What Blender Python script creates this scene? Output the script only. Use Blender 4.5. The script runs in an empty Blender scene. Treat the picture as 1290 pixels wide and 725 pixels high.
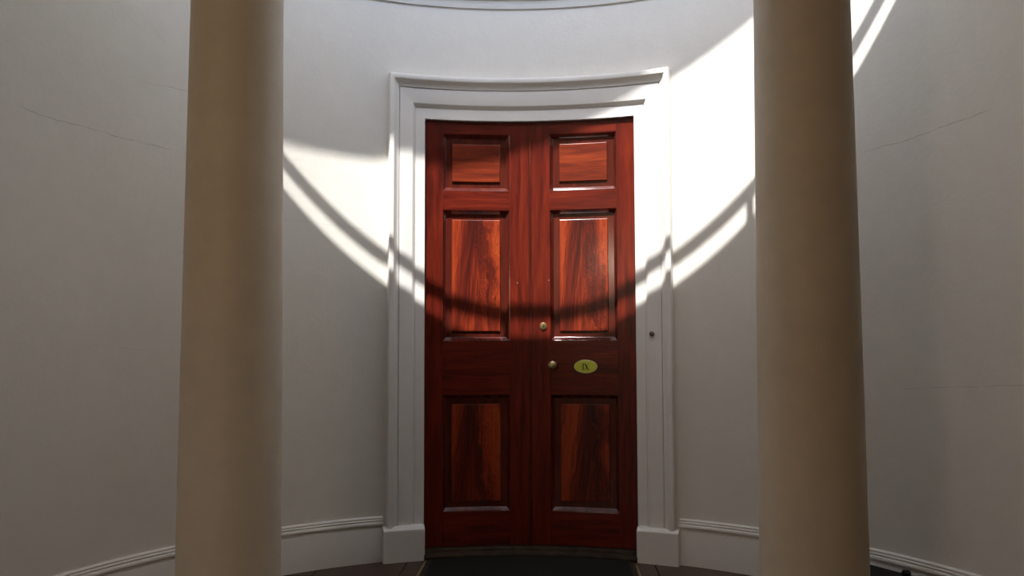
import bpy, bmesh, math, random
from mathutils import Vector, Matrix
random.seed(7)
SC = bpy.context.scene
COL = SC.collection
R = math.radians

# ------------------------------------------------------------------ camera
F_PX, W_PX = 1050.0, 1290.0
YAW, TILT, ROLL = R(2.77), 0.056, -0.0027
cam = bpy.data.cameras.new('camera'); cam_o = bpy.data.objects.new('camera', cam)
COL.objects.link(cam_o)
cam.sensor_width = 36.0; cam.lens = 36.0 * F_PX / W_PX
cam.clip_start = 0.02; cam.clip_end = 200
cam_o.matrix_world = (Matrix.Translation((0.1206, -2.537, 1.16))
                      @ Matrix.Rotation(YAW, 4, 'Z')
                      @ Matrix.Rotation(math.pi/2 + TILT, 4, 'X')
                      @ Matrix.Rotation(ROLL, 4, 'Z'))
SC.camera = cam_o

# ------------------------------------------------------------------ world, sun, exposure
SUN_AZ, SUN_EL = R(14.7), R(58.4)
SUN_STRENGTH, SKY_STRENGTH, EXPOSURE = 7.8, 0.72, 0.18
world = bpy.data.worlds.new('world'); SC.world = world; world.use_nodes = True
wn = world.node_tree.nodes; wl = world.node_tree.links
bg = wn['Background']; bg.inputs['Strength'].default_value = SKY_STRENGTH
sky = wn.new('ShaderNodeTexSky'); sky.sky_type = 'NISHITA'; sky.sun_disc = False
sky.sun_elevation = SUN_EL; sky.sun_rotation = math.pi + SUN_AZ
wl.new(sky.outputs[0], bg.inputs['Color'])
sun = bpy.data.lights.new('sun', 'SUN'); sun_o = bpy.data.objects.new('sun', sun); COL.objects.link(sun_o)
sun.energy = SUN_STRENGTH; sun.angle = R(0.53); sun.color = (1.0, 0.98, 0.945)
sdir = Vector((math.sin(SUN_AZ)*math.cos(SUN_EL), math.cos(SUN_AZ)*math.cos(SUN_EL), -math.sin(SUN_EL)))
sun_o.rotation_euler = sdir.to_track_quat('-Z', 'Y').to_euler()
sun_o.location = (-2, -6, 12)
SC.view_settings.view_transform = 'Standard'; SC.view_settings.look = 'None'
SC.view_settings.gamma = 1.0; SC.view_settings.use_curve_mapping = False
SC.view_settings.exposure = EXPOSURE

# ------------------------------------------------------------------ constants of the place
RA = 1.945          # apse radius
DOME_Z = 3.582       # spring of the half dome
BEAM_Y = 0.36       # apse-side face of the beam over the columns
ROOF_T = 4.434 - 1.68*BEAM_Y
TOP = 2.319         # door head

# ------------------------------------------------------------------ materials
def mat(name):
    m = bpy.data.materials.new(name); m.use_nodes = True
    nt = m.node_tree; b = nt.nodes['Principled BSDF']
    return m, nt, b
def N(nt, t, **kw):
    n = nt.nodes.new(t)
    for k, v in kw.items():
        if k.startswith('i_'): n.inputs[k[2:].replace('_', ' ')].default_value = v
        else: setattr(n, k, v)
    return n
def M(nt, op, a, b=None, c=None, clamp=False):
    n = nt.nodes.new('ShaderNodeMath'); n.operation = op; n.use_clamp = clamp
    for i, v in enumerate((a, b, c)):
        if v is None: continue
        if isinstance(v, (int, float)): n.inputs[i].default_value = v
        else: nt.links.new(v, n.inputs[i])
    return n.outputs[0]
def ramp(nt, fac, stops):
    n = nt.nodes.new('ShaderNodeValToRGB'); e = n.color_ramp.elements
    while len(e) < len(stops): e.new(0.5)
    for el, (p, c) in zip(e, stops):
        el.position = p; el.color = (*c, 1)
    nt.links.new(fac, n.inputs[0]); return n.outputs[0]
def mixc(nt, fac, a, b, typ='MIX'):
    n = nt.nodes.new('ShaderNodeMix'); n.data_type = 'RGBA'; n.blend_type = typ
    for sock, v in ((n.inputs[0], fac), (n.inputs[6], a), (n.inputs[7], b)):
        if isinstance(v, (int, float)): sock.default_value = v
        elif isinstance(v, tuple): sock.default_value = (*v, 1)
        else: nt.links.new(v, sock)
    return n.outputs[2]
def noise(nt, vec, scale, detail=4, rough=.55, dist=0.):
    n = nt.nodes.new('ShaderNodeTexNoise'); n.inputs['Scale'].default_value = scale
    n.inputs['Detail'].default_value = detail; n.inputs['Roughness'].default_value = rough
    n.inputs['Distortion'].default_value = dist
    if vec is not None: nt.links.new(vec, n.inputs['Vector'])
    return n.outputs[0]
def mapping(nt, vec, scale=(1,1,1), loc=(0,0,0)):
    n = nt.nodes.new('ShaderNodeMapping'); n.inputs['Scale'].default_value = scale
    n.inputs['Location'].default_value = loc; nt.links.new(vec, n.inputs['Vector']); return n.outputs[0]
def bump(nt, b, h, strength, dist):
    n = nt.nodes.new('ShaderNodeBump'); n.inputs['Strength'].default_value = strength
    n.inputs['Distance'].default_value = dist; nt.links.new(h, n.inputs['Height'])
    nt.links.new(n.outputs[0], b.inputs['Normal'])
def coords(nt): return nt.nodes.new('ShaderNodeTexCoord').outputs['Object']

def paint_mat(name, col, rough=.55, cracks=(), dirt=0.05, bstr=.25):
    m, nt, b = mat(name); v = coords(nt)
    n1 = noise(nt, v, 1.3, 5); n2 = noise(nt, v, 14, 6)
    k = M(nt, 'ADD', M(nt, 'MULTIPLY', n1, .6), M(nt, 'MULTIPLY', n2, .4))
    c = ramp(nt, k, [(.3, tuple(x*(1-dirt*1.4) for x in col)), (.62, col)])
    if cracks:
        sep = nt.nodes.new('ShaderNodeSeparateXYZ'); nt.links.new(v, sep.inputs[0])
        x, y, z = sep.outputs
        ang = M(nt, 'ARCTAN2', x, y)
        wob = M(nt, 'SUBTRACT', noise(nt, v, 4, 5, .6), .5)
        wid = noise(nt, v, 11, 3)
        tot = None
        for (a0, z0, a1, z1, amp, wd, st) in cracks:
            t = M(nt, 'DIVIDE', M(nt, 'SUBTRACT', ang, a0), a1 - a0)
            zz = M(nt, 'ADD', M(nt, 'MULTIPLY_ADD', t, z1 - z0, z0), M(nt, 'MULTIPLY', wob, amp))
            d = M(nt, 'ABSOLUTE', M(nt, 'SUBTRACT', z, zz))
            ln = M(nt, 'SUBTRACT', 1., M(nt, 'DIVIDE', d, wd), clamp=True)
            rng = M(nt, 'MULTIPLY', M(nt, 'MULTIPLY', t, 12., clamp=True),
                    M(nt, 'MULTIPLY', M(nt, 'SUBTRACT', 1., t), 12., clamp=True), clamp=True)
            g = M(nt, 'MULTIPLY', M(nt, 'MULTIPLY', ln, rng), st)
            tot = g if tot is None else M(nt, 'MAXIMUM', tot, g)
        tot = M(nt, 'MULTIPLY', tot, M(nt, 'MULTIPLY', M(nt, 'SUBTRACT', wid, .3), 3.5, clamp=True))
        c = mixc(nt, tot, c, tuple(x*.35 for x in col))
    nt.links.new(c, b.inputs['Base Color'])
    b.inputs['Roughness'].default_value = rough
    b.inputs['Specular IOR Level'].default_value = .35
    bump(nt, b, noise(nt, v, 45, 5, .6), bstr, .004)
    return m

A = lambda u: math.radians(u)
CRACKS = [(-1.34, 2.03, -.94, 1.99, .055, .0030, .55), (-1.08, 2.28, -.90, 2.285, .05, .0028, .45),
          (-1.03, 2.56, -.97, 2.45, .04, .0025, .35), (.88, 1.965, 1.20, 2.02, .045, .0030, .55),
          (.96, .925, 1.28, .975, .025, .0026, .55), (.49, 1.83, .545, 1.85, .02, .0028, .6),
          (-.68, 1.735, -.42, 1.713, .02, .0022, .35), (-1.15, 1.13, -1.0, 1.09, .03, .0022, .3)]
m_wall = paint_mat('wall_paint', (.80, .775, .715), .62, CRACKS, .05)
m_trim = paint_mat('white_gloss_paint', (.82, .80, .76), .38, (), .05, .12)
m_dome = paint_mat('dome_plaster', (.80, .80, .79), .7)
m_col = paint_mat('cream_column_paint', (.86, .755, .605), .50, (), .10, .15)
m_hall = paint_mat('hall_plaster', (.30, .225, .15), .7)
m_ceil = paint_mat('hall_ceiling', (.50, .42, .33), .7)

def wood(name, horiz=False, base=((.030,.0034,.0026), (.112,.011,.005), (.19,.0225,.0078)), rough=.3):
    m, nt, b = mat(name); v = coords(nt)
    oi = nt.nodes.new('ShaderNodeObjectInfo').outputs['Random']
    off = nt.nodes.new('ShaderNodeCombineXYZ')
    for i in range(3): nt.links.new(M(nt, 'MULTIPLY', oi, 17. + 9*i), off.inputs[i])
    add = nt.nodes.new('ShaderNodeVectorMath'); add.operation = 'ADD'
    nt.links.new(v, add.inputs[0]); nt.links.new(off.outputs[0], add.inputs[1])
    p = add.outputs[0]
    sc1 = (2.2, 8, 26) if horiz else (26, 8, 2.2)
    sc2 = (9, 20, 170) if horiz else (170, 20, 9)
    g1 = noise(nt, mapping(nt, p, sc1), 1, 5, .6, .6)
    g2 = noise(nt, mapping(nt, p, sc2), 1, 3, .5)
    k = M(nt, 'ADD', M(nt, 'MULTIPLY', g1, .75), M(nt, 'MULTIPLY', g2, .3))
    c = ramp(nt, k, [(.32, base[0]), (.54, base[1]), (.75, base[2])])
    nt.links.new(c, b.inputs['Base Color'])
    b.inputs['Roughness'].default_value = rough
    b.inputs['Specular IOR Level'].default_value = .3
    b.inputs['Coat Weight'].default_value = .15; b.inputs['Coat Roughness'].default_value = .16
    bump(nt, b, g2, .10, .002)
    return m
m_wv = wood('mahogany_upright_grain'); m_wh = wood('mahogany_level_grain', True)
m_wm = wood('mahogany_moulding', False, ((.038,.007,.005), (.085,.013,.008), (.12,.021,.010)), .22)
m_wm.node_tree.nodes['Principled BSDF'].inputs['Coat Weight'].default_value = .6

def flame(name):
    """crotch-figured veneer: plume patterns laid out in the panel's own UV (u across -1..1, v height in metres)"""
    m, nt, b = mat(name)
    uv = nt.nodes.new('ShaderNodeUVMap').outputs[0]
    sep = nt.nodes.new('ShaderNodeSeparateXYZ'); nt.links.new(uv, sep.inputs[0])
    u, w = sep.outputs[0], sep.outputs[1]
    oi = nt.nodes.new('ShaderNodeObjectInfo').outputs['Random']
    cx = M(nt, 'MULTIPLY', M(nt, 'SUBTRACT', oi, .5), .7)
    cmb = nt.nodes.new('ShaderNodeCombineXYZ')
    nt.links.new(u, cmb.inputs[0]); nt.links.new(w, cmb.inputs[1]); nt.links.new(M(nt, 'MULTIPLY', oi, 31.), cmb.inputs[2])
    nz = M(nt, 'SUBTRACT', noise(nt, mapping(nt, cmb.outputs[0], (2.2, 4.5, 1)), 1, 4, .6), .5)
    uc = M(nt, 'ADD', M(nt, 'SUBTRACT', u, cx), M(nt, 'MULTIPLY', nz, .55))
    au = M(nt, 'POWER', M(nt, 'ABSOLUTE', uc), .8)
    ph = M(nt, 'ADD', M(nt, 'MULTIPLY', w, 5.5), M(nt, 'MULTIPLY', au, 6.5))
    ph = M(nt, 'ADD', ph, M(nt, 'MULTIPLY', nz, 5.))
    wave = M(nt, 'MULTIPLY_ADD', M(nt, 'SINE', ph), .5, .5)
    fine_v = nt.nodes.new('ShaderNodeCombineXYZ')
    nt.links.new(M(nt, 'MULTIPLY', ph, 2.2), fine_v.inputs[0]); nt.links.new(M(nt, 'MULTIPLY', u, 1.6), fine_v.inputs[1])
    fine = noise(nt, fine_v.outputs[0], 1.3, 5, .65)
    streak = noise(nt, mapping(nt, cmb.outputs[0], (22, 3.5, 1)), 1, 4, .6, .4)
    plume = M(nt, 'SUBTRACT', 1., M(nt, 'MULTIPLY', M(nt, 'ABSOLUTE', uc), 1.5), clamp=True)
    k = M(nt, 'ADD', M(nt, 'MULTIPLY', wave, .16), M(nt, 'MULTIPLY', fine, .62))
    k = M(nt, 'ADD', k, M(nt, 'MULTIPLY', streak, .30))
    k = M(nt, 'SUBTRACT', k, M(nt, 'MULTIPLY', plume, .15))
    c = ramp(nt, k, [(.27, (.026,.0036,.0026)), (.45, (.115,.012,.005)), (.58, (.27,.034,.0085)), (.78, (.38,.068,.014))])
    nt.links.new(c, b.inputs['Base Color'])
    b.inputs['Roughness'].default_value = .36
    b.inputs['Specular IOR Level'].default_value = .3
    b.inputs['Coat Weight'].default_value = .15; b.inputs['Coat Roughness'].default_value = .16
    return m
m_flame = flame('mahogany_flame_veneer')
m_level = wood('mahogany_level_veneer', True, ((.05,.007,.004), (.17,.022,.007), (.30,.05,.012)), .34)

def plain(name, col, rough=.5, metal=0., nscale=30, var=.2, bs=.1):
    m, nt, b = mat(name); v = coords(nt)
    n = noise(nt, v, nscale, 4)
    nt.links.new(ramp(nt, n, [(.3, tuple(x*(1-var) for x in col)), (.7, tuple(min(1, x*(1+var*.4)) for x in col))]), b.inputs['Base Color'])
    b.inputs['Roughness'].default_value = rough; b.inputs['Metallic'].default_value = metal
    bump(nt, b, n, bs, .002); m.node_tree.nodes['Principled BSDF'].inputs['Specular IOR Level'].default_value = .25
    return m
m_brass = plain('worn_brass', (.55, .44, .24), .34, 1.)
m_dark = plain('dark_slot', (.01, .009, .008), .6)
m_plq = plain('yellow_green_enamel', (.60, .62, .075), .4, 0, 60, .12)
m_rim = plain('plaque_rim', (.50, .47, .22), .3, .6)
m_ink = plain('black_lettering', (.012, .012, .01), .5)
m_grey = plain('tarnished_metal', (.16, .155, .15), .4, .8)
m_sill = plain('worn_oak_threshold', (.04, .025, .015), .75, 0, 18, .5, .3)
m_mat = plain('black_rubber_mat', (.008, .0095, .008), .85, 0, 220, .6, .8)
m_box = plain('black_lacquer', (.008, .006, .005), .8)
m_rail = plain('painted_iron', (.30, .30, .29), .5, 0)
m_ground = plain('sunny_paving', (.46, .31, .18), .9, 0, 2.5, .3)
m_roof = plain('grey_roofing', (.33, .32, .30), .9, 0, 3, .3)
def tile_mat():
    m, nt, b = mat('brown_floor_tile'); v = coords(nt)
    oi = nt.nodes.new('ShaderNodeObjectInfo').outputs['Random']
    n = noise(nt, v, 6, 6, .6)
    k = M(nt, 'ADD', M(nt, 'MULTIPLY', n, .75), M(nt, 'MULTIPLY', oi, .25))
    nt.links.new(ramp(nt, k, [(.25, (.032,.016,.010)), (.5, (.058,.030,.019)), (.8, (.085,.05,.033))]), b.inputs['Base Color'])
    b.inputs['Roughness'].default_value = .45; bump(nt, b, n, .15, .004); return m
m_tile = tile_mat()
m_grout = plain('floor_grout', (.06, .05, .04), .9)

# ------------------------------------------------------------------ mesh helpers
def link(name, me, material, parent=None):
    o = bpy.data.objects.new(name, me); COL.objects.link(o)
    if material is not None:
        for mm in (material if isinstance(material, (list, tuple)) else [material]): me.materials.append(mm)
    if parent is not None: o.parent = parent
    return o
def mesh(name, verts, faces, material, parent=None, smooth=False, fix=True):
    me = bpy.data.meshes.new(name); me.from_pydata([tuple(v) for v in verts], [], faces)
    if fix:
        bm = bmesh.new(); bm.from_mesh(me); bmesh.ops.remove_doubles(bm, verts=bm.verts, dist=1e-6)
        bmesh.ops.recalc_face_normals(bm, faces=bm.faces); bm.to_mesh(me); bm.free()
    o = link(name, me, material, parent)
    if smooth:
        me.polygons.foreach_set('use_smooth', [True]*len(me.polygons))
        me.set_sharp_from_angle(angle=R(32))
    return o
def tag(o, label=None, cat=None, group=None, kind=None):
    if label: o['label'] = label
    if cat: o['category'] = cat
    if group: o['group'] = group
    if kind: o['kind'] = kind
    return o
def empty(name, loc=(0,0,0)):
    o = bpy.data.objects.new(name, None); COL.objects.link(o); o.location = loc; o.empty_display_size = .1; return o
def cyl(s, z, p, rad=RA):
    """unrolled wall (s along the wall, z up, p proud of the wall) -> world"""
    a = s/rad; r = rad - p
    return (r*math.sin(a), r*math.cos(a), z)
def curved_box(name, s0, s1, z0, z1, p0, p1, material, parent=None, bev=.0012, step=.05):
    """a board bent to the wall's curve, edges of the face eased"""
    n = max(1, round((s1-s0)/step))
    ss = [s0, s0+bev] + [s0 + (s1-s0)*i/n for i in range(1, n)] + [s1-bev, s1]
    prof = [(z0, p0), (z0, p1-bev), (z0+bev, p1), (z1-bev, p1), (z1, p1-bev), (z1, p0)]
    V, Fc = [], []
    for i, s in enumerate(ss):
        end = i in (0, len(ss)-1)
        for (z, p) in prof:
            V.append(cyl(s, z, p - (bev if end and p == p1 else 0)))
    k = len(prof)
    for i in range(len(ss)-1):
        for j in range(k):
            Fc.append((i*k+j, i*k+(j+1) % k, (i+1)*k+(j+1) % k, (i+1)*k+j))
    Fc.append(tuple(range(k))); Fc.append(tuple((len(ss)-1)*k+j for j in range(k)))
    return mesh(name, V, Fc, material, parent, smooth=True)
def curved_run(name, prof, s0, s1, material, parent=None, step=.05, rad=RA):
    """sweep a closed (p, z) profile along the wall"""
    n = max(2, math.ceil(abs(s1-s0)/step)); V, Fc = [], []; k = len(prof)
    for i in range(n+1):
        s = s0+(s1-s0)*i/n
        for (p, z) in prof: V.append(cyl(s, z, p, rad))
    for i in range(n):
        for j in range(k): Fc.append((i*k+j, i*k+(j+1) % k, (i+1)*k+(j+1) % k, (i+1)*k+j))
    Fc.append(tuple(range(k))); Fc.append(tuple(n*k+j for j in range(k)))
    return mesh(name, V, Fc, material, parent, smooth=True)
def box(name, lo, hi, material, parent=None, bev=0.):
    bm = bmesh.new(); bmesh.ops.create_cube(bm, size=1)
    for v in bm.verts: v.co = Vector([lo[i]+(v.co[i]+.5)*(hi[i]-lo[i]) for i in range(3)])
    if bev: bmesh.ops.bevel(bm, geom=list(bm.edges), offset=bev, segments=2, affect='EDGES')
    me = bpy.data.meshes.new(name); bm.to_mesh(me); bm.free()
    return link(name, me, material, parent)
def lathe(name, prof, material, parent=None, seg=64, centre=(0,0), mtx=None):
    V, Fc = [], []
    for (r, z) in prof:
        for i in range(seg):
            a = 2*math.pi*i/seg; V.append(Vector((centre[0]+r*math.cos(a), centre[1]+r*math.sin(a), z)))
    for j in range(len(prof)-1):
        for i in range(seg):
            Fc.append((j*seg+i, j*seg+(i+1) % seg, (j+1)*seg+(i+1) % seg, (j+1)*seg+i))
    Fc.append(tuple(range(seg))[::-1]); Fc.append(tuple((len(prof)-1)*seg+i for i in range(seg)))
    if mtx is not None: V = [mtx @ v for v in V]
    return mesh(name, V, Fc, material, parent, smooth=True)
def on_wall(s, z, p, rad=RA):
    """frame whose local z axis points off the wall into the room"""
    a = s/rad
    n = Vector((-math.sin(a), -math.cos(a), 0)); x = Vector((math.cos(a), -math.sin(a), 0)); u = Vector((0, 0, 1))
    return Matrix.Translation(cyl(s, z, p, rad)) @ Matrix((x, u, n)).transposed().to_4x4()

# ------------------------------------------------------------------ the setting
ODW = .60           # half width (unrolled) of the hole behind the casing
def build_apse_wall():
    V, Fc = [], []; TH = .20
    ss = sorted(set([round(-math.pi/2*RA + math.pi*RA*i/120, 5) for i in range(121)] + [-ODW, ODW]))
    zs = [0, .3, 1.0, 1.7, TOP+.03, 2.9, 3.3, DOME_Z]
    ni = len(zs)
    for s in ss:
        for z in zs: V.append(cyl(s, z, 0))
    ob = len(V)
    for s in ss:
        for z in zs: V.append(cyl(s, z, -TH))
    ns = len(ss)
    for i in range(ns-1):
        for j in range(ni-1):
            hole = ss[i] > -ODW-1e-4 and ss[i+1] < ODW+1e-4 and zs[j+1] <= TOP+.031
            if not hole: Fc.append((i*ni+j, (i+1)*ni+j, (i+1)*ni+j+1, i*ni+j+1))
            Fc.append((ob+i*ni+j, ob+i*ni+j+1, ob+(i+1)*ni+j+1, ob+(i+1)*ni+j))
    for i in (0, ns-1):
        for j in range(ni-1): Fc.append((i*ni+j, i*ni+j+1, ob+i*ni+j+1, ob+i*ni+j))
    o = mesh('wall_apse', V, Fc, m_wall, smooth=True, fix=False)
    return tag(o, 'curved white plaster wall with hairline cracks around the mahogany door', kind='structure')
build_apse_wall()
def build_dome():
    V, Fc = [], []; na, ne = 72, 28
    for k, rr in enumerate((RA, RA+.2)):
        for j in range(ne+1):
            e = math.pi/2*j/ne
            for i in range(na+1):
                a = -math.pi/2 + math.pi*i/na
                V.append((rr*math.cos(e)*math.sin(a), rr*math.cos(e)*math.cos(a), DOME_Z+rr*math.sin(e)))
    B = (na+1)*(ne+1)
    for k in (0, B):
        for j in range(ne):
            for i in range(na):
                q = k+j*(na+1)+i; Fc.append((q, q+1, q+na+2, q+na+1))
    for j in range(ne):
        for i in (0, na):
            q = j*(na+1)+i; Fc.append((q, q+na+1, B+q+na+1, B+q))
    o = mesh('ceiling_half_dome', V, Fc, m_dome, smooth=True)
    return tag(o, 'white half dome over the curved wall', kind='structure')
build_dome()

HX, HY = 2.45, -4.6
# floor: a bed with tiles laid on it
floor = box('floor', (-2.9, HY-.3, -.12), (2.9, 2.2, -.012), m_grout)
tag(floor, 'brown tiled floor', kind='structure')
TS = .42
tile_me = None
for iy in range(-3, 5):
    for ix in range(-5, 6):
        cx, cy = ix*TS, 1.60 - (4-iy)*TS + .12
        if math.hypot(max(abs(cx)-TS/2, 0), max(cy-TS/2, 0)) > RA+.05: continue
        if tile_me is None:
            t = box('floor_tile', (-TS/2+.003, -TS/2+.003, -.014), (TS/2-.003, TS/2-.003, 0), m_tile, floor, .002)
            tile_me = t.data
        else:
            t = bpy.data.objects.new('floor_tile', tile_me); COL.objects.link(t); t.parent = floor
        t.location = (cx, cy, random.uniform(-.0008, 0))

# hall in front of the apse: side walls, the left one with an added light opening, back wall, flat roof
def hall_wall(name, boxes, mt, label):
    V, Fc = [], []
    for lo, hi in boxes:
        b = len(V)
        for x in (lo[0], hi[0]):
            for y in (lo[1], hi[1]):
                for z in (lo[2], hi[2]): V.append((x, y, z))
        Fc += [tuple(b+i for i in q) for q in ((0,1,3,2), (4,6,7,5), (0,4,5,1), (2,3,7,6), (0,2,6,4), (1,5,7,3))]
    return tag(mesh(name, V, Fc, mt), label, kind='structure')
HC = 3.20
OP = (-3.5, -2.5, 2.15)   # opening added in the left hall wall to let light in: y0, y1, head
hall_wall('wall_left', [((-HX-.2, OP[1], 0), (-HX, .0, HC)), ((-HX-.2, HY, 0), (-HX, OP[0], HC)),
                        ((-HX-.2, OP[0], OP[2]), (-HX, OP[1], HC)), ((-HX, -.12, 0), (-RA-.001, 0, HC))], m_hall,
          'plaster wall of the hall with an opening added to light the columns')
hall_wall('wall_right', [((HX, HY, 0), (HX+.2, 0, HC)), ((RA+.001, -.12, 0), (HX, 0, HC))], m_hall, 'plain plaster wall of the hall')
hall_wall('wall_back', [((-HX-.2, HY-.2, 0), (HX+.2, HY, HC))], m_hall, 'plain plaster wall closing the hall')
tag(box('ceiling', (-HX-1.2, HY-.35, HC), (HX+.35, .04, ROOF_T), [m_ceil]), 'flat ceiling slab of the hall', kind='structure')  # extended past the left wall as an added eave that hides sky
beam = box('trim_beam', (-1.95, .04-BEAM_Y, 2.94), (1.95, 0, ROOF_T), m_trim); beam.location = (0, BEAM_Y, 0); beam.rotation_euler = (0, 0, -.0048)
tag(beam, 'white beam carried by the two columns', kind='structure')
tag(box('ground', (-40, -40, -.30), (40, 40, -.14), m_ground), 'sunlit paving outside', kind='structure')

tag(box('wall_sky_block', (-6.6, -14, -.14), (-6.3, 4, 3.4), m_hall), 'ochre wall added outside the hall opening to block low sky', kind='structure')  # unseen wall added to hide low sky and keep the hall light warm
# string course near the top of the view
tag(curved_run('trim_string_course', [(-.01, 2.941), (.009, 2.941), (.010, 2.943), (.010, 2.985), (.018, 2.988), (.026, 2.996),
     (.044, 3.006), (.048, 3.012), (.048, 3.040), (-.01, 3.040)], -math.pi/2*RA+.02, math.pi/2*RA-.02, m_trim),
    'white moulded string course high on the curved wall', kind='structure')
# skirting
SK = [(-.01, 0), (.022, 0), (.022, .168), (.021, .172), (.010, .173), (.010, .179), (.017, .182), (.0235, .187), (.0255, .193), (.0235, .200),
      (.017, .204), (.0185, .207), (.0195, .2105), (.0175, .214), (.012, .216), (.0135, .219), (.014, .2225), (.011, .226), (.004, .229), (-.01, .229)]
for nm, a, b, lab in (('baseboard_left', -math.pi/2*RA+.01, -.783, 'white moulded skirting board on the plain leaf side of the door'),
                 ('baseboard_right', .783, math.pi/2*RA-.01, 'white moulded skirting board on the plaque side of the door')):
    tag(curved_run(nm, SK, a, b, m_trim), lab, kind='structure')

# ------------------------------------------------------------------ door casing
CW = .199     # casing width
PROF = [(0, -.07), (0, .007), (.001, .008), (.050, .008), (.0515, .005), (.053, .005), (.054, .0095), (.058, .0125), (.064, .019), (.069, .024), (.071, .025), (.139, .025),
        (.1408, .017), (.1428, .017), (.144, .028), (.149, .0295), (.157, .034), (.165, .042), (.169, .047), (.172, .049), (.1725, .0515), (.175, .054), (.177, .055), (.196, .055), (.199, .053), (.199, -.01)]
HWI = .567    # half width of the clear opening
ZC0 = .172
casing = empty('trim_door_casing'); tag(casing, 'white moulded architrave around the curved mahogany door', kind='structure')
def casing_jamb(sgn):
    V, Fc = [], []; k = len(PROF)
    for end in (0, 1):
        for (d, p) in PROF:
            V.append(cyl(sgn*(HWI+d), ZC0 if end == 0 else TOP+d*1.13, p))
    for j in range(k): Fc.append((j, (j+1) % k, k+(j+1) % k, k+j))
    Fc += [tuple(range(k)), tuple(range(k, 2*k))]
    return mesh('jamb', V, Fc, m_trim, casing, smooth=True)
def casing_head():
    V, Fc = [], []; k = len(PROF); n = 36
    for i in range(n+1):
        t = -1+2*i/n
        for (d, p) in PROF: V.append(cyl(t*(HWI+d), TOP+d*1.13, p))
    for i in range(n):
        for j in range(k): Fc.append((i*k+j, i*k+(j+1) % k, (i+1)*k+(j+1) % k, (i+1)*k+j))
    Fc += [tuple(range(k)), tuple(n*k+j for j in range(k))]
    return mesh('lintel', V, Fc, m_trim, casing, smooth=True)
casing_jamb(-1); casing_jamb(1); casing_head()
for sgn in (-1, 1):
    a, b = sorted((sgn*(HWI+.006), sgn*(HWI+.222)))
    # plinth block with a sloped, eased top
    prof = [(-.07, 0), (.064, 0), (.064, .160), (.060, .166), (.046, .176), (-.07, .178)]
    curved_run('plinth_block', prof, a, b, m_trim, casing, step=.06)
    aa, bb = sorted((sgn*HWI, sgn*(HWI+.006)))
    curved_run('plinth_return', [(-.07, 0), (.036, 0), (.050, .02), (.050, .150), (.03, .172), (-.07, .172)], aa, bb, m_trim, casing, step=.06)
bell = lathe('bell_button', [(.0, -.002), (.0125, -.002), (.0125, .003), (.0105, .005), (.008, .0052), (.0075, .008), (.004, .0095), (.0005, .0098)],
             m_grey, casing, 24, mtx=on_wall(.655, 1.163, .031))
bell['label'] = 'small round grey metal bell button'

# threshold
tag(curved_run('trim_threshold', [(-.09, -.005), (.068, -.005), (.072, .006), (.072, .016), (.066, .024), (.034, .027), (.030, .029), (.028, .038),
     (.022, .043), (-.09, .045)], -HWI-.004, HWI+.004, m_sill), 'worn brown wooden threshold under the double door', kind='structure')

# ------------------------------------------------------------------ the two door leaves
DP = -.012     # face of the leaf relative to the wall surface
LZ0, LZ1 = .048, TOP-.003
PZ = [(.225, .840), (1.127, 1.834), (1.938, 2.248)]
PI_, PO = .108, .468
RINGS = [(0, 0), (.002, -.0006), (.004, -.004), (.014, -.0165), (.0165, -.019), (.0185, -.0222), (.020, -.023)]
FIELD = [(.020, -.023), (.048, -.0225), (.0505, -.0225), (.0525, -.014), (.0545, -.013)]
def ring_pts(s0, s1, z0, z1, d, p, n=10):
    a, b, c, e = s0+d, s1-d, z0+d, z1-d
    pts = [cyl(a+(b-a)*i/n, c, DP+p) for i in range(n+1)] + [cyl(b-(b-a)*i/n, e, DP+p) for i in range(n+1)]
    return pts
def moulding(s0, s1, z0, z1, parent):
    V, Fc = [], []; n = 10; k = 2*(n+1)
    for (d, p) in RINGS: V += ring_pts(s0, s1, z0, z1, d, p, n)
    for r in range(len(RINGS)-1):
        for j in range(k): Fc.append((r*k+j, r*k+(j+1) % k, (r+1)*k+(j+1) % k, (r+1)*k+j))
    return mesh('panel_moulding', V, Fc, m_wm, parent, smooth=True)
def panel(s0, s1, z0, z1, parent, veneer):
    V, Fc, n = [], [], 10; k = 2*(n+1); mats = []
    for (d, p) in FIELD: V += ring_pts(s0, s1, z0, z1, d, p, n)
    L = len(FIELD)
    for r in range(L-1):
        for j in range(k):
            Fc.append((r*k+j, r*k+(j+1) % k, (r+1)*k+(j+1) % k, (r+1)*k+j)); mats.append(1 if r < 2 else 0)
    o = (L-1)*k
    for i in range(n): Fc.append((o+i, o+i+1, o+k-2-i, o+k-1-i)); mats.append(0)
    me = bpy.data.meshes.new('panel'); me.from_pydata(V, [], Fc)
    uvl = me.uv_layers.new(name='UVMap')
    sc, hw = (s0+s1)/2, (s1-s0)/2
    for lp in me.loops:
        v = me.vertices[lp.vertex_index].co
        uvl.data[lp.index].uv = ((math.atan2(v.x, v.y)*RA - sc)/hw, v.z)
    ob = link('panel', me, [veneer, m_wm], parent)
    me.polygons.foreach_set('material_index', mats)
    me.polygons.foreach_set('use_smooth', [True]*len(me.polygons)); me.set_sharp_from_angle(angle=R(25))
    return ob
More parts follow.
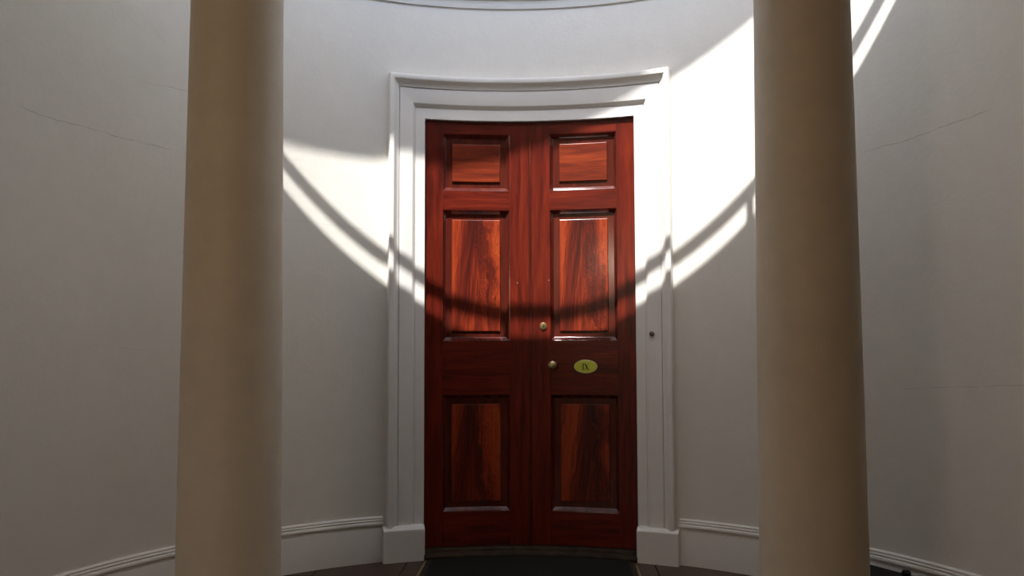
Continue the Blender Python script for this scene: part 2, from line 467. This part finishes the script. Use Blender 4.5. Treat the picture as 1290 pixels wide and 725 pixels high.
def leaf(name, sgn, label):
    root = empty(name, cyl(sgn*HWI*.5, 0.0, DP)); bpy.context.view_layer.update()
    tag(root, label, kind='structure')
    inv = root.matrix_world.inverted()
    kids = []
    def put(s0, s1, z0, z1, nm, m): kids.append(curved_box(nm, *sorted((sgn*s0, sgn*s1)), z0, z1, DP-.045, DP, m))
    put(.0022, PI_, LZ0, LZ1, 'stile', m_wv); put(PO, HWI-.006, LZ0, LZ1, 'stile', m_wv)
    zz = [LZ0] + [v for ab in PZ for v in ab] + [LZ1]
    for i in range(0, len(zz), 2): put(PI_, PO, zz[i], zz[i+1], 'rail', m_wh)
    for z0, z1 in PZ:
        a, b = sorted((sgn*PI_, sgn*PO))
        p = panel(a, b, z0, z1, None, m_level if z1-z0 < .4 else m_flame); kids.append(p)
        moulding(a, b, z0, z1, p)
        # backing board behind the field keeps the leaf solid
        curved_box('panel_back', a, b, z0, z1, DP-.045, DP-.03, m_wv, p)
    for o in kids: o.parent = root; o.matrix_parent_inverse = inv
    return root, inv
left, inv_l = leaf('door_1', -1, 'plain mahogany door leaf with three raised panels and no plaque')
right, inv_r = leaf('door_2', 1, 'mahogany door leaf with three raised panels, brass knob, lock and oval plaque')
def fix(o, root, inv): o.parent = root; o.matrix_parent_inverse = inv; return o
# astragal bead on the meeting stile
fix(curved_run('astragal', [(DP-.01, LZ0), (DP+.0025, LZ0), (DP+.0025, LZ1), (DP-.01, LZ1)], -.0015, .0105, m_wm), right, inv_r)
# lock cylinder, knob, keyhole
lk = fix(lathe('lock_cylinder', [(0, -.004), (.021, -.004), (.021, .003), (.019, .006), (.0145, .007), (.0135, .0055), (.011, .0055), (.0105, .008), (.0004, .0085)],
               m_brass, None, 32, mtx=on_wall(.071, 1.205, DP)), right, inv_r)
lk['label'] = 'round brass cylinder lock with a keyhole'
kh = lathe('keyhole', [(0, .0), (.0035, .0), (.0035, .0007), (.0003, .0008)], m_dark, lk, 16, mtx=on_wall(.071, 1.207, DP+.0084))
bm_ks = box('keyhole_slot', (-.0017, -.009, 0), (.0017, 0, .0007), m_dark, lk); bm_ks.data.transform(on_wall(.071, 1.207, DP+.0084))
kn = fix(lathe('door_knob', [(0, .018), (.008, .018), (.009, .026), (.016, .030), (.0215, .037), (.0235, .045), (.022, .053), (.0165, .059), (.008, .062), (.0004, .0625)],
               m_brass, None, 40, mtx=on_wall(.122, .998, DP)), right, inv_r)
kn['label'] = 'small round brass door knob'
lathe('knob_rose', [(0, -.003), (.021, -.003), (.021, .003), (.017, .006), (.010, .008), (.008, .02), (.0004, .02)], m_brass, kn, 40, mtx=on_wall(.122, .998, DP))
es = fix(box('keyhole_slot', (-.003, -.014, -.002), (.003, .014, .0012), m_dark), right, inv_r); es.data.transform(on_wall(.060, .985, DP))
for s, z, root, inv in ((-.067, 1.440, left, inv_l), (.101, 1.453, right, inv_r)):
    fix(lathe('nail_head', [(0, -.002), (.0034, -.002), (.003, .001), (.0003, .0016)], m_rim, None, 12, mtx=on_wall(s, z, DP)), root, inv)

# oval number plaque
PS, PZc, PA, PB = .296, .990, .0615, .0345
def oval(name, prof, material, parent, seg=56):
    """prof: (scale-in metres from the edge, height off the door)"""
    V, Fc = [], []
    for (d, h) in prof:
        for i in range(seg):
            t = 2*math.pi*i/seg
            V.append(cyl(PS+(PA-d)*math.cos(t), PZc+(PB-d)*math.sin(t), DP+h))
    for j in range(len(prof)-1):
        for i in range(seg): Fc.append((j*seg+i, j*seg+(i+1) % seg, (j+1)*seg+(i+1) % seg, (j+1)*seg+i))
    Fc.append(tuple((len(prof)-1)*seg+i for i in range(seg)))
    return mesh(name, V, Fc, material, parent, smooth=True)
plq = fix(oval('number_plaque', [(0, -.002), (0, .003), (.003, .0045), (.010, .0050), (.028, .0054)], m_plq, None), right, inv_r)
plq['label'] = 'oval yellow-green plaque with the black numeral IX'
oval('plaque_rim', [(-.0012, -.001), (-.0012, .0045), (.0004, .0058), (.0026, .0056), (.003, .0040)], m_rim, plq)
def strokes(name, polys, parent):
    V, Fc = [], []
    for poly in polys:
        b = len(V); n = len(poly)
        for h in (.0045, .0062):
            for (x, y) in poly: V.append(cyl(PS+x, PZc+y, DP+h))
        Fc.append(tuple(b+n+i for i in range(n)))
        for i in range(n): Fc.append((b+i, b+(i+1) % n, b+n+(i+1) % n, b+n+i))
    return mesh(name, V, Fc, m_ink, parent)
H = .0165
def rect(x0, x1, y0, y1): return [(x0, y0), (x1, y0), (x1, y1), (x0, y1)]
def diag(xa, ya, xb, yb, w): return [(xa-w, ya), (xa+w, ya), (xb+w, yb), (xb-w, yb)]
strokes('numeral_i', [rect(-.0162, -.0112, -H, H), rect(-.0190, -.0086, H-.0022, H), rect(-.0190, -.0086, -H, -H+.0022)], plq)
strokes('numeral_x', [diag(-.0035, H, .0135, -H, .0032), diag(.0140, H, -.0030, -H, .0011),
                      rect(-.0078, .0018, H-.0020, H), rect(.0092, .0186, H-.0020, H), rect(-.0074, .0020, -H, -H+.0020), rect(.0084, .0186, -H, -H+.0020)], plq)

# ------------------------------------------------------------------ columns
CX, CY, CTOP = .9455, .20, 2.94
def shaft_r(z): 
    t = (z-.30)/(2.66-.30)
    return .1655 - .0185*(t**1.25 if t > 0 else 0)
def column(x, label):
    root = empty('column', (x, CY, 0)); tag(root, label, 'column', 'columns before the curved wall')
    box('base_plinth', (-.225, -.225, 0), (.225, .225, .085), m_col, root, .004)
    tor = [(.205, .085)] + [(.178+.040*math.cos(t), .120+.035*math.sin(t)) for t in [(-.5+i/10)*math.pi for i in range(11)]] \
        + [(.176, .158), (.176, .163)] + [(.168+.012*math.cos(t), .177+.014*math.sin(t)) for t in [(-.5+i/6)*math.pi for i in range(7)]] + [(.168, .195)]
    lathe('base_moulding', tor, m_col, root, 72)
    pr = [(.176, .195), (.176, .205), (.170, .222), (.1665, .245), (.1655, .275), (.1655, .30)]
    pr += [(shaft_r(z), z) for z in [.30+(2.66-.30)*i/24 for i in range(1, 25)]]
    pr += [(.149, 2.69), (.153, 2.705)]
    lathe('shaft', pr, m_col, root, 96)
    cp = [(.153, 2.705), (.163, 2.708), (.165, 2.718), (.160, 2.728), (.149, 2.732), (.149, 2.795), (.155, 2.80), (.158, 2.81)] \
        + [(.158+.042*math.sin(t), 2.812+.045*(1-math.cos(t))) for t in [i/8*math.pi/2 for i in range(9)]] + [(.2, 2.862)]
    lathe('capital', cp, m_col, root, 72)
    box('abacus', (-.215, -.215, 2.862), (.215, .215, CTOP), m_col, root, .004)
    return root
column(-CX, 'smooth cream column standing before the wall on the plain leaf side of the door')
column(CX, 'smooth cream column standing before the wall on the knob and plaque side of the door')

# low iron rail along the roof edge above the beam (casts the dark band across the sun patch)
rail = empty('roof_rail', (0, BEAM_Y, ROOF_T)); rail.rotation_euler = (0, 0, -.0048); tag(rail, 'low painted rail on short posts along the roof edge', 'rail')
RZ = .1325 + 1.68*.02
lathe('rail_bar', [(.0225, -1.88), (.0225, 1.88)], m_rail, rail, 24, mtx=Matrix.Translation((0, -.02, RZ)) @ Matrix.Rotation(math.pi/2, 4, 'Y'))
for x in (-.555, .765): lathe('post', [(.024, -.002), (.024, .01), (.018, .014), (.018, RZ)], m_rail, rail, 20, centre=(x, -.02))

# fill lamp added unseen behind the viewer, invented to warm the columns
m_glow, nt_, b_ = mat('warm_fill_glow'); b_.inputs['Base Color'].default_value = (.9, .8, .6, 1)
b_.inputs['Emission Color'].default_value = (1, .72, .42, 1); b_.inputs['Emission Strength'].default_value = 3.0
lamp = empty('fill_lamp', (-1.45, -3.3, 0)); tag(lamp, 'invented globe lamp added behind the viewer to warm the columns', 'lamp')
lathe('fill_globe', [(.0005, 1.93)] + [(.12*math.sin(t), 2.05-.12*math.cos(t)) for t in [i/16*math.pi for i in range(1, 15)]] + [(.045, 2.165)], m_glow, lamp, 32)
lathe('fill_cap', [(.0005, 2.16), (.05, 2.16), (.05, 2.19), (.02, 2.215), (.0005, 2.22)], m_brass, lamp, 24)
lathe('fill_rod', [(.007, 2.21), (.007, HC)], m_brass, lamp, 12)
pl = bpy.data.lights.new('fill_light', 'POINT'); pl.energy = 125; pl.color = (1.0, .82, .61); pl.shadow_soft_size = .14
plo = bpy.data.objects.new('fill_light', pl); COL.objects.link(plo); plo.parent = lamp; plo.location = (0, 0, 2.05)

# ------------------------------------------------------------------ things on the floor
def door_mat():
    root = empty('door_mat', (0, 1.3, 0)); tag(root, 'flat black door mat lying in front of the brown threshold', 'door mat')
    def slab(name, x0, x1, rr, y0, z0, z1, m, n=20):
        V, Fc = [], []
        for z in (z0, z1):
            for i in range(n+1):
                x = x0+(x1-x0)*i/n; V.append((x, math.sqrt(rr*rr-x*x)-1.3, z))
            for i in range(n+1):
                x = x1+(x0-x1)*i/n; V.append((x, y0-1.3, z))
        k = 2*(n+1)
        for j in range(k): Fc.append((j, (j+1) % k, k+(j+1) % k, k+j))
        for b in (0, k):
            for i in range(n): Fc.append((b+i, b+i+1, b+k-2-i, b+k-1-i))
        return mesh(name, V, Fc, m, root)
    slab('mat_pad', -.50, .50, 1.862, .95, .0005, .012, m_mat)
    for sg in (-1, 1):
        a, b = sorted((sg*.528, sg*.540)); slab('edge_strip', a, b, 1.862, .93, .0005, .006, m_brass, 2)
        a, b = sorted((sg*.501, sg*.527)); slab('mat_border', a, b, 1.862, .93, .0005, .008, m_sill, 2)
door_mat()

# low black box by the skirting behind the column
bx = empty('black_box', (1.74*math.sin(.98), 1.74*math.cos(.98), 0)); bx.rotation_euler = (0, 0, -.98)
tag(bx, 'low black box with a round knob standing by the skirting board beside a column', 'box')
box('box_body', (-.13, -.10, 0), (.13, .10, .168), m_box, bx, .006)
box('box_lid', (-.134, -.104, .1685), (.134, .104, .184), m_box, bx, .004)
lathe('lid_knob', [(.0005, .1835), (.008, .1835), (.008, .190), (.016, .195), (.019, .203), (.014, .211), (.0005, .214)], m_box, bx, 20, centre=(.075, .055))
